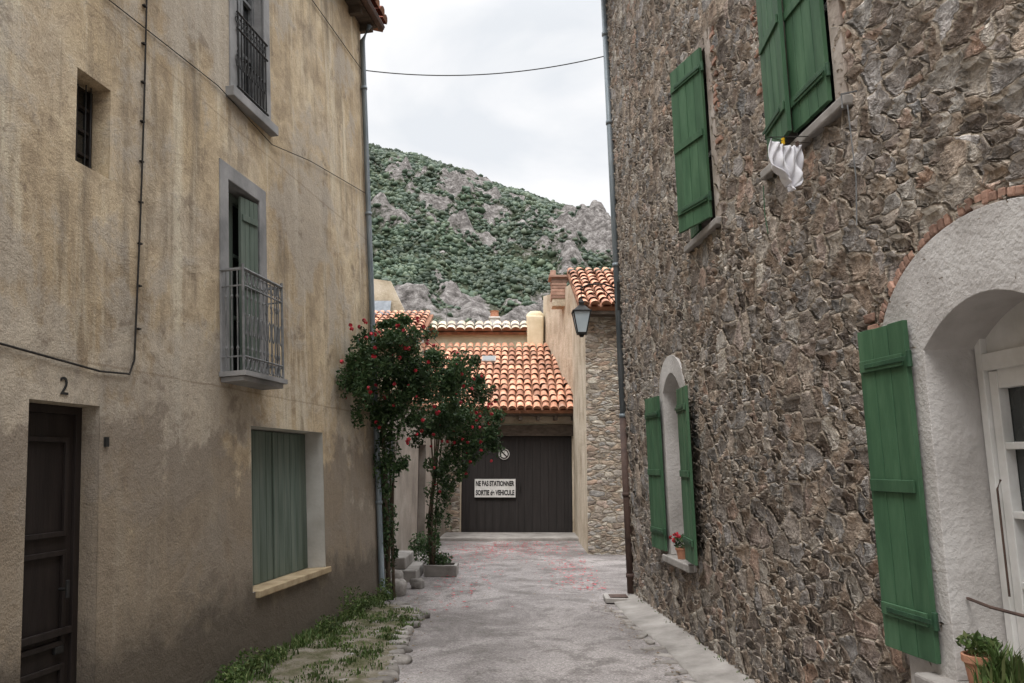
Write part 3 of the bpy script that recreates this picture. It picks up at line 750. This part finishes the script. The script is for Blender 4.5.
# ------------------------------------------------------------------ GARAGE
GA=empty('garage'); mb=MB()
yf=19.4
mb.box(-3.4,-1.21,yf,yf+.3,-.1,2.9,0); mb.box(1.44,1.75,yf,yf+.3,-.1,2.9,0); mb.box(-1.21,1.44,yf,yf+.3,2.62,2.9,0)
mb.box(-3.4,-3.1,yf+.3,23.4,-.1,2.9,0)
mb.build('walls',[M['ochre']],GA)
mb=MB(); mb.box(-1.6,1.66,yf-.07,yf+.2,2.33,2.6,0); mb.box(-3.4,1.7,yf-.42,yf+.1,2.80,2.86,0)
for x in np.arange(-3.2,1.6,.42): mb.box(x,x+.09,yf-.4,yf-.001,2.70,2.798,0)
mb.build('beams',[M['beam']],GA,bevel=.006)
mb=MB(); mb.box(-1.58,-1.24,yf-.06,yf-.002,0,2.2,0); mb.build('gate_pier',[M['rubble_c']],GA,bevel=.02)
mb=MB()
w=(1.44+1.21)/2; n=7
for leaf in range(2):
    for i in range(n):
        x0=-1.21+leaf*w+i*w/n
        mb.box(x0+.002,x0+w/n-.002,yf+.06,yf+.085+random.uniform(0,.001),.04,2.32,0)
mb.box(-1.21,1.44,yf+.1,yf+.12,0,2.33,0)
mb.box(.09,.14,yf+.035,yf+.059,.04,2.32,0)
mb.box(.17,.20,yf+.0,yf+.05,1.05,1.2,1)
mb.box(-1.19,-1.12,yf+.03,yf+.059,.05,2.3,0); mb.box(1.36,1.42,yf+.03,yf+.059,.05,2.3,0)
mb.build('doors',[M['garwood'],M['black']],GA,bevel=.003)
mb=MB(); mb.box(-1.6,1.6,17.95,yf,-.05,.07,0,.01); mb.build('threshold',[M['concrete']],GA,bevel=.015)
tile_roof('roof',(-2.6,yf-.5,2.9),(1,0,0),(0,4.1,2.12),4.5,4.4,GA,M['tile'],.20,.36,.084)
u=Vector((0,4.1,2.12)).normalized(); nn=Vector((0,-u.z,u.y)); P0=Vector((-.82,yf-.5,2.9))+u*3.05
mb=MB((P0,Vector((1,0,0)),u,nn)); mb.box(0,.38,0,.4,.08,.15,0); mb.box(.04,.34,.04,.36,.151,.156,1); mb.build('skylight',[M['concrete'],M['glass']],GA,bevel=.005)
NS=empty('no_parking_notice'); mb=MB(); mb.box(-.905,.095,yf+.012,yf+.024,.868,1.325,0)
mb.box(-.905,.095,yf+.008,yf+.0115,.868,.88,1); mb.box(-.905,.095,yf+.008,yf+.0115,1.313,1.325,1); mb.box(-.905,-.893,yf+.008,yf+.0115,.881,1.312,1); mb.box(.083,.095,yf+.008,yf+.0115,.881,1.312,1)
mb.build('board',[M['white'],M['black']],NS)
FG=(Vector((0,0,0)),Vector((1,0,0)),Vector((0,-1,0)),Vector((0,0,1)))
def sign(body,z,wid,hgt,nm):
    ob=text(body,.14,FG,0,-(yf+.008),0,M['black'],nm,NS,.002,1,.0055)
    xs_=[v.co.x for v in ob.data.vertices]; zs_=[v.co.z for v in ob.data.vertices]
    kx=wid/(max(xs_)-min(xs_)); kz=hgt/(max(zs_)-min(zs_)); mx_=(max(xs_)+min(xs_))/2; mz=(max(zs_)+min(zs_))/2
    for v in ob.data.vertices: v.co.x=-.405+(v.co.x-mx_)*kx; v.co.z=z+(v.co.z-mz)*kz
sign('NE PAS STATIONNER',1.205,.92,.125,'text_line_1'); sign('SORTIE de VEHICULE',.99,.92,.125,'text_line_2')
mb=MB(); cx,cz=-.19,1.9
mb.prism([(cx+.13*math.cos(t),cz+.13*math.sin(t)) for t in np.linspace(0,2*math.pi,28,endpoint=False)],yf+.03,yf+.04,0)
circ=lambda r:[(cx+r*math.cos(t),cz+r*math.sin(t)) for t in np.linspace(0,2*math.pi,33)]
mb.ring(circ(.085),circ(.115),yf+.024,yf+.0295,1)
a=.085*.7071; w=.012
mb.prism([(cx-a-w,cz+a-w),(cx-a+w,cz+a+w),(cx+a+w,cz-a+w),(cx+a-w,cz-a-w)],yf+.025,yf+.0292,1)
mb.build('no_parking_sign',[M['white'],M['dkwood']])

GW=empty('garden_wall'); mb=MB(); mb.box(-2.6,.55,23.25,23.55,4.2,5.45,0); mb.build('wall',[M['ochrey']],GW)
tile_roof('coping',(-2.6,23.1,5.45),(1,0,0),(0,1,.6),3.1,.5,GW,M['tilecap'],.27,.3,.13)
mb=MB(); mb.box(.45,.92,23.0,23.6,4.6,5.95,0,.03); mb.lathe((.69,23.3,5.95),[(.28,0),(.27,.08),(.17,.16),(0,.18)],0,16)
mb.build('plastered_chimney',[M['ochrey']],bevel=.06)
CH=empty('chimney_pot'); mb=MB(); mb.box(-.66,-.40,23.7,24.0,5.2,6.0,0); mb.lathe((-.53,23.85,6.04),[(0,0),(.13,0),(.12,.16),(.15,.2),(.0,.2)],1,16); mb.box(-.70,-.36,23.66,24.04,6.0,6.04,0)
mb.build('stack',[M['white'],M['terra']],CH,bevel=.005)
AN=empty('tv_antenna'); mb=MB(); mb.tube([(-1.95,23.5,5.3),(-1.95,23.5,6.35)],.012,0,6); mb.tube([(-1.95,23.2,6.2),(-1.95,24,6.2)],.008,0,5)
for k in range(5): mb.tube([(-2.15,23.25+.17*k,6.2),(-1.75,23.25+.17*k,6.2)],.006,0,5)
mb.build('mast',[M['iron']],AN)
NH=empty('tiled_house'); mb=MB(); mb.box(-9,-2.5,21.4,27,-.1,4.85,0); mb.build('walls',[M['ochre']],NH)
tile_roof('roof',(-9,20.9,4.9),(1,0,0),(0,3.4,1.35),6.5,3.4,NH,M['tile'],.20,.36,.084)
GH=empty('gabled_house'); mb=MB(); mb.prism([(-8.6,-.1),(-3.85,-.1),(-3.85,7.0),(-4.5,8.35),(-5.6,8.5),(-8.6,6.7)],29,29.3,0); mb.box(-8.6,-3.9,29.3,36,-.1,6.9,0); mb.build('gable',[M['ochre']],GH)
mb=MB(); mb.poly([(-5.6,28.6,6.9),(-4.45,28.6,6.9),(-4.45,28.95,7.6),(-5.6,28.95,7.6)],0); mb.box(-6.5,-4.35,28.6,28.95,6.75,6.9,0); mb.build('slate_roof',[M['slate']],GH)
AX=empty('annex_wall')
A=frame((-1.99,10.6,0),(.05,1,0),0,(1,0,0))
mb=MB(A)
op=[(1.6,2.35,.35,2.15),(4.6,5.5,-.1,2.05)]
xs_=[0,1.6,2.35,4.6,5.5,8.8]
mb.box(0,1.6,-.3,0,-.1,2.7,0); mb.box(2.35,4.6,-.3,0,-.1,2.7,0); mb.box(5.5,8.8,-.3,0,-.1,2.7,0)
mb.box(1.6,2.35,-.3,0,-.1,.35,0); mb.box(1.6,2.35,-.3,0,2.15,2.7,0); mb.box(4.6,5.5,-.3,0,2.05,2.7,0)
mb.box(1.6,2.35,-.2,-.15,.35,2.15,1); mb.box(4.6,5.5,-.2,-.14,-.1,2.05,3)
for x in np.arange(1.68,2.35,.11): mb.tube([(x,-.04,.35),(x,-.04,2.15)],.011,2,6)
for z in (.8,1.7): mb.tube([(1.6,-.04,z),(2.35,-.04,z)],.009,2,6)
mb.build('wall',[M['pink'],M['greeng'],M['iron'],M['dkwood']],AX)
mb=MB(A); mb.box(0,8.8,-.36,.06,2.7,2.77,0); mb.build('coping',[M['tiledk']],AX)
mb=MB(); mb.box(-1.95,-1.38,11.9,13.0,-.05,.16,0,.012); mb.box(-1.95,-1.55,12.0,12.9,.16,.33,0,.012); mb.build('stone_steps',[M['concrete']],bevel=.02)
mb=MB(); rockmesh(mb,(-1.5,10.75,.09),(.15,.13,.12),sub_=3); rockmesh(mb,(-1.62,11.25,.1),(.13,.2,.14),sub_=3); rockmesh(mb,(-1.3,11.35,.05),(.1,.09,.07),sub_=3); mb.build('boulders',[M['rock']],smooth=True)
PL=empty('planter')
mb=MB(); mb.box(-1.32,-.83,12.38,12.43,0,.17,0,.004); mb.box(-1.32,-.83,12.77,12.82,0,.17,0,.004); mb.box(-1.32,-1.27,12.43,12.77,0,.17,0,.004); mb.box(-.88,-.83,12.43,12.77,0,.17,0,.004); mb.box(-1.27,-.88,12.43,12.77,0,.13,1)
mb.build('trough',[M['concrete'],M['soil']],PL,bevel=.01)
leaves('plants',[((-1.08,12.6,.24),(.18,.14,.10),350),((-1.22,12.9,.25),(.16,.2,.16),250)],.045,M['leaf'],PL)
leaves('shrub',[((-1.5,13.3,.35),(.18,.4,.25),500),((-1.4,14.3,.3),(.16,.4,.22),350)],.05,M['leaf'])

SH=empty('stone_house'); mb=MB()
mb.prism([(1.42,-.1),(4.2,-.1),(4.2,4.65),(1.42,4.65)],15.3,15.34,0)
mb.poly([(1.42,15.3,-.1),(1.48,19.4,-.1),(1.48,19.4,6.2),(1.40,18.4,6.0),(1.42,15.3,4.65)],1)
mb.poly([(1.60,19.3,0),(.93,23.4,0),(.93,23.4,6.6),(1.30,21.0,6.25),(1.48,19.4,6.1)],1)
mb.poly([(4.2,15.3,-.1),(4.2,23.4,-.1),(4.2,23.4,6.2),(4.2,15.3,4.65)],0); mb.poly([(.93,23.4,0),(4.2,23.4,0),(4.2,23.4,6.6),(.93,23.4,6.6)],1)
mb.build('walls',[M['rubble_c'],M['ochre']],SH,recalc=False)
tile_roof('roof',(1.38,14.98,4.62),(1,0,0),(0,3.3,1.5),2.9,3.55,SH,M['tile'],.20,.36,.084)
mb=MB(); mb.box(1.30,4.3,15.0,15.3,4.5,4.56,0); mb.build('eave',[M['beam']],SH)
CS=empty('brick_chimney'); mb=MB()
z=5.9
while z<6.42:
    mb.box(1.02+random.uniform(-.01,.01),1.42+random.uniform(-.01,.01),20.3,20.8,z,z+.075,0); z+=.085
mb.box(1.04,1.4,20.32,20.78,5.7,6.45,1); mb.box(.96,1.48,20.24,20.86,6.45,6.51,0); mb.box(1.0,1.14,20.3,20.8,6.51,6.65,0)
mb.build('stack',[M['brick'],M['ochre']],CS,bevel=.01)

# ------------------------------------------------------------------ climbing rose
RB=empty('climbing_rose')
mb=MB()
def stem(P,r0,r1):
    n=len(P); mb.tube([Vector(p)+Vector((random.gauss(0,.015),random.gauss(0,.015),0)) for p in P],[r0+(r1-r0)*i/(n-1) for i in range(n)],0,7)
for k in range(7):
    ox,oy=random.uniform(-.08,.08),random.uniform(-.12,.12)
    stem([(-1.55+ox,10.55+oy,0),(-1.58+ox,10.55+oy,.7),(-1.6+ox,10.5+oy,1.4),(-1.62+ox*2,10.5+oy,2.1),(-1.55+ox*5,10.5+oy*2,2.8)],.02,.010)
for k in range(6):
    ox,oy=random.uniform(-.08,.08),random.uniform(-.12,.12)
    stem([(-1.2+ox,12.5+oy,.1),(-1.22+ox,12.45+oy,.8),(-1.15+ox,12.3+oy,1.5),(-1.1+ox*2,12.2+oy,2.1),(-.95+ox*5,12.1+oy,2.6)],.018,.009)
stem([(-1.6,10.6,2.3),(-1.3,11.3,2.7),(-1.0,12.1,2.6),(-.7,12.2,2.4)],.018,.008)
for k in range(14):   # long arching shoots
    a=random.uniform(-2.6,.5); x0,y0,z0=random.choice([(-1.5,10.3,3.1),(-1.2,10.7,3.0),(-.9,12.1,2.6),(-.7,12.1,2.4)])
    dx,dy=math.cos(a)*.5,math.sin(a)*.3; h=random.uniform(.15,.4)
    stem([(x0,y0,z0),(x0+dx*.4,y0+dy*.4,z0+h),(x0+dx*.8,y0+dy*.8,z0+h*.9),(x0+dx*1.2,y0+dy*1.2,z0+h*.3)],.006,.003)
mb.build('stems',[M['bark']],RB,smooth=True)
base=[((-1.55,10.2,2.92),(.52,.5,.50),4200),((-1.15,10.5,2.80),(.50,.45,.46),3900),((-1.78,9.35,2.82),(.22,.50,.50),2500),((-1.50,10.0,3.28),(.46,.4,.27),2100),
 ((-.90,11.0,2.80),(.46,.42,.38),2800),((-1.0,11.5,2.35),(.46,.38,.44),2600),((-.74,12.0,2.40),(.48,.35,.48),3200),((-.55,12.1,2.05),(.34,.25,.40),1500),((-.40,12.2,2.72),(.17,.15,.16),260),((-.32,12.2,2.3),(.14,.15,.26),320),
 ((-1.48,10.1,2.30),(.38,.28,.42),2300),((-.95,12.1,1.70),(.30,.24,.46),1400),((-1.60,10.3,1.7),(.24,.2,.5),1300),((-1.10,12.3,1.25),(.20,.18,.5),800),((-1.62,10.4,.85),(.18,.16,.5),650),((-1.2,12.45,.65),(.15,.14,.45),350)]
cl=[]
for c,r,n in base:
    cl.append((c,(r[0]*.8,r[1]*.8,r[2]*.8),int(n*.45)))
    for _ in range(12):
        d=Vector((random.gauss(0,1),random.gauss(0,1),random.gauss(0,1))).normalized()*random.uniform(.55,1.2)
        cc=(c[0]+d.x*r[0],c[1]+d.y*r[1],c[2]+d.z*r[2]); rr=random.uniform(.16,.40)
        cl.append((cc,(r[0]*rr,r[1]*rr,r[2]*rr),int(n*.065)))
leaves('foliage',cl,.050,M['leaf'],RB)
fl=[]
for c,r,n in base[:12]:
    for _ in range(int(n/230)+2):
        d=Vector((random.gauss(0,1),-abs(random.gauss(0,1)),random.gauss(0,1))).normalized()
        fl.append((c[0]+d.x*r[0]*1.08,c[1]+d.y*r[1]*1.08,c[2]+d.z*r[2]*1.08))
blossoms('blossoms',fl,.028,RB)
V=[];Fc=[];k=0
for _ in range(1300):
    q_=random.random()
    if q_<.6: x=random.gauss(.1,.8); y=random.gauss(16.4,1.0)
    elif q_<.8: x=random.gauss(1.0,.25); y=random.uniform(11,14.5)
    else: x=random.gauss(-.7,.3); y=random.uniform(9.5,17)
    if not -1.4<x<1.35 or y>17.9: continue
    s=random.uniform(.012,.026); a=random.random()*6.28
    for t in range(4): V.append((x+s*math.cos(a+t*1.57),y+s*math.sin(a+t*1.57),.022+.006*random.random()))
    Fc.append([k,k+1,k+2,k+3]); k+=4
npmesh('fallen_petals',V,Fc,[M['petal']])

# ------------------------------------------------------------------ hill
def ridge(x): return np.interp(x,[-400,-200,-58,-32,-5,19,39,110,400],[230,185,126,119.5,107.5,99.5,92,62,20])
def rockmask(x,y,tt):
    a=mn.fractal(Vector((x*.035,y*.020,11)),1,2,4)*1.1+mn.fractal(Vector((x*.14,y*.09,3)),1,2,3)*.8
    b=.62*max(0,min(1,(tt+.01)/.08))*max(0,1-abs(y-195)/110)
    return max(0,min(1,.22+a*.75+b))
def hzz(x,y):
    t=(y-70)/230; t=max(0,t) if t<1 else 1-(t-1)*.6
    xr=x*300/max(y,120); base=float(ridge(xr))*t
    k=min(1,max(0,t)*3)*(1 if y<270 else .3)
    nn=mn.fractal(Vector((x*.018,y*.018,0)),1,2,4)*7+mn.fractal(Vector((x*.09,y*.09,4)),1,2,4)*2.5
    rm=rockmask(x,y,x/max(y,1))
    rg=(1-abs(mn.noise(Vector((x*.07,y*.07,8)))*2))*4+(1-abs(mn.noise(Vector((x*.2,y*.16,2)))*2))*2.2
    return base+(nn+rg*rm*1.5)*k-.5,rm
tl_=np.concatenate([np.linspace(-1.6,-.32,16)[:-1],np.linspace(-.32,.22,240),np.linspace(.22,1.2,12)[1:]])
ys=np.concatenate([np.linspace(60,110,15)[:-1],np.linspace(110,312,250),np.linspace(312,400,12)[1:]])
V=[];at=[]
for y in ys:
    for t in tl_: z,rm=hzz(t*y,y); V.append((t*y,y,z)); at.append(rm)
I=np.arange(len(ys)*len(tl_)).reshape(len(ys),len(tl_))
Fq=np.stack([I[:-1,:-1],I[:-1,1:],I[1:,1:],I[1:,:-1]],-1).reshape(-1,4)
npmesh('hill',V,Fq,[M['hill']],smooth=False,attr=at)
bm=bmesh.new(); bmesh.ops.create_icosphere(bm,subdivisions=1,radius=1); iv=np.array([v.co[:] for v in bm.verts]); fi=np.array([[v.index for v in f.verts] for f in bm.faces]); bm.free()
VV=[];FF=[];k=0;cnt=0;tries=0
while cnt<34000 and tries<100000:
    tries+=1
    y=85+220*random.random()**.8; x=random.uniform(-.28,.20)*y
    z,rm=hzz(x,y)
    if rm>random.uniform(.15,.62): continue
    s=random.uniform(.25,.9)*(1.4 if random.random()<.2 else 1)*(y/230+.1)
    q=iv*np.random.uniform(.5,1.4,(len(iv),1))*np.array([s,s,s*.85])+np.array([x,y,z+s*.3])
    VV.append(q);FF.append(fi+k);k+=len(iv);cnt+=1
npmesh('hill_scrub',np.concatenate(VV),np.concatenate(FF),[M['scrub']])

# ------------------------------------------------------------------ light
el,az=math.radians(58),math.radians(205)
w=bpy.data.worlds.new('World'); S.world=w; w.use_nodes=True; nt=w.node_tree; N=nt.nodes; Lk=nt.links
bg=N['Background']; sky=N.new('ShaderNodeTexSky'); sky.sky_type='NISHITA'; sky.sun_disc=False; sky.sun_elevation=el; sky.sun_rotation=az
tc=N.new('ShaderNodeTexCoord'); sx=N.new('ShaderNodeSeparateXYZ'); Lk.new(tc.outputs['Generated'],sx.inputs[0])
mp=N.new('ShaderNodeMapping'); mp.inputs['Scale'].default_value=(1,1,2.2); mp.inputs['Rotation'].default_value=(0,.45,0); mp.inputs['Location'].default_value=(.3,.1,.0); Lk.new(tc.outputs['Generated'],mp.inputs[0])
nz=N.new('ShaderNodeTexNoise'); nz.inputs['Scale'].default_value=3.2; nz.inputs['Detail'].default_value=5; nz.inputs['Distortion'].default_value=.4; Lk.new(mp.outputs[0],nz.inputs['Vector'])
rp=N.new('ShaderNodeValToRGB'); e=rp.color_ramp.elements; e[0].position=.36; e[0].color=(.87,.90,.94,1); e[1].position=.54; e[1].color=(1.05,1.05,1.06,1); Lk.new(nz.outputs['Fac'],rp.inputs[0])
mr=N.new('ShaderNodeMapRange'); mr.interpolation_type='SMOOTHSTEP'; mr.inputs['From Min'].default_value=.50; mr.inputs['From Max'].default_value=.92; mr.inputs['To Min'].default_value=1.0; mr.inputs['To Max'].default_value=4.7
Lk.new(sx.outputs['Z'],mr.inputs['Value'])
m1=N.new('ShaderNodeMix'); m1.data_type='RGBA'; m1.blend_type='MULTIPLY'; m1.inputs[0].default_value=1; Lk.new(rp.outputs[0],m1.inputs[6]); Lk.new(mr.outputs[0],m1.inputs[7])
m0=N.new('ShaderNodeMix'); m0.data_type='RGBA'; m0.blend_type='MULTIPLY'; m0.inputs[0].default_value=1; Lk.new(sky.outputs[0],m0.inputs[6]); m0.inputs[7].default_value=(.1,.1,.1,1)
m2=N.new('ShaderNodeMix'); m2.data_type='RGBA'; m2.inputs[0].default_value=.95; Lk.new(m0.outputs[2],m2.inputs[6]); Lk.new(m1.outputs[2],m2.inputs[7])
Lk.new(m2.outputs[2],bg.inputs[0]); bg.inputs[1].default_value=1.0
sd=bpy.data.lights.new('sun','SUN'); sd.energy=1.5; sd.angle=math.radians(20); sd.color=(1,.96,.91)
so=bpy.data.objects.new('sun',sd); S.collection.objects.link(so)
d=Vector((math.sin(az)*math.cos(el),math.cos(az)*math.cos(el),math.sin(el))); so.rotation_euler=d.to_track_quat('Z','Y').to_euler()
S.view_settings.view_transform='Standard'; S.view_settings.look='None'; S.view_settings.exposure=0
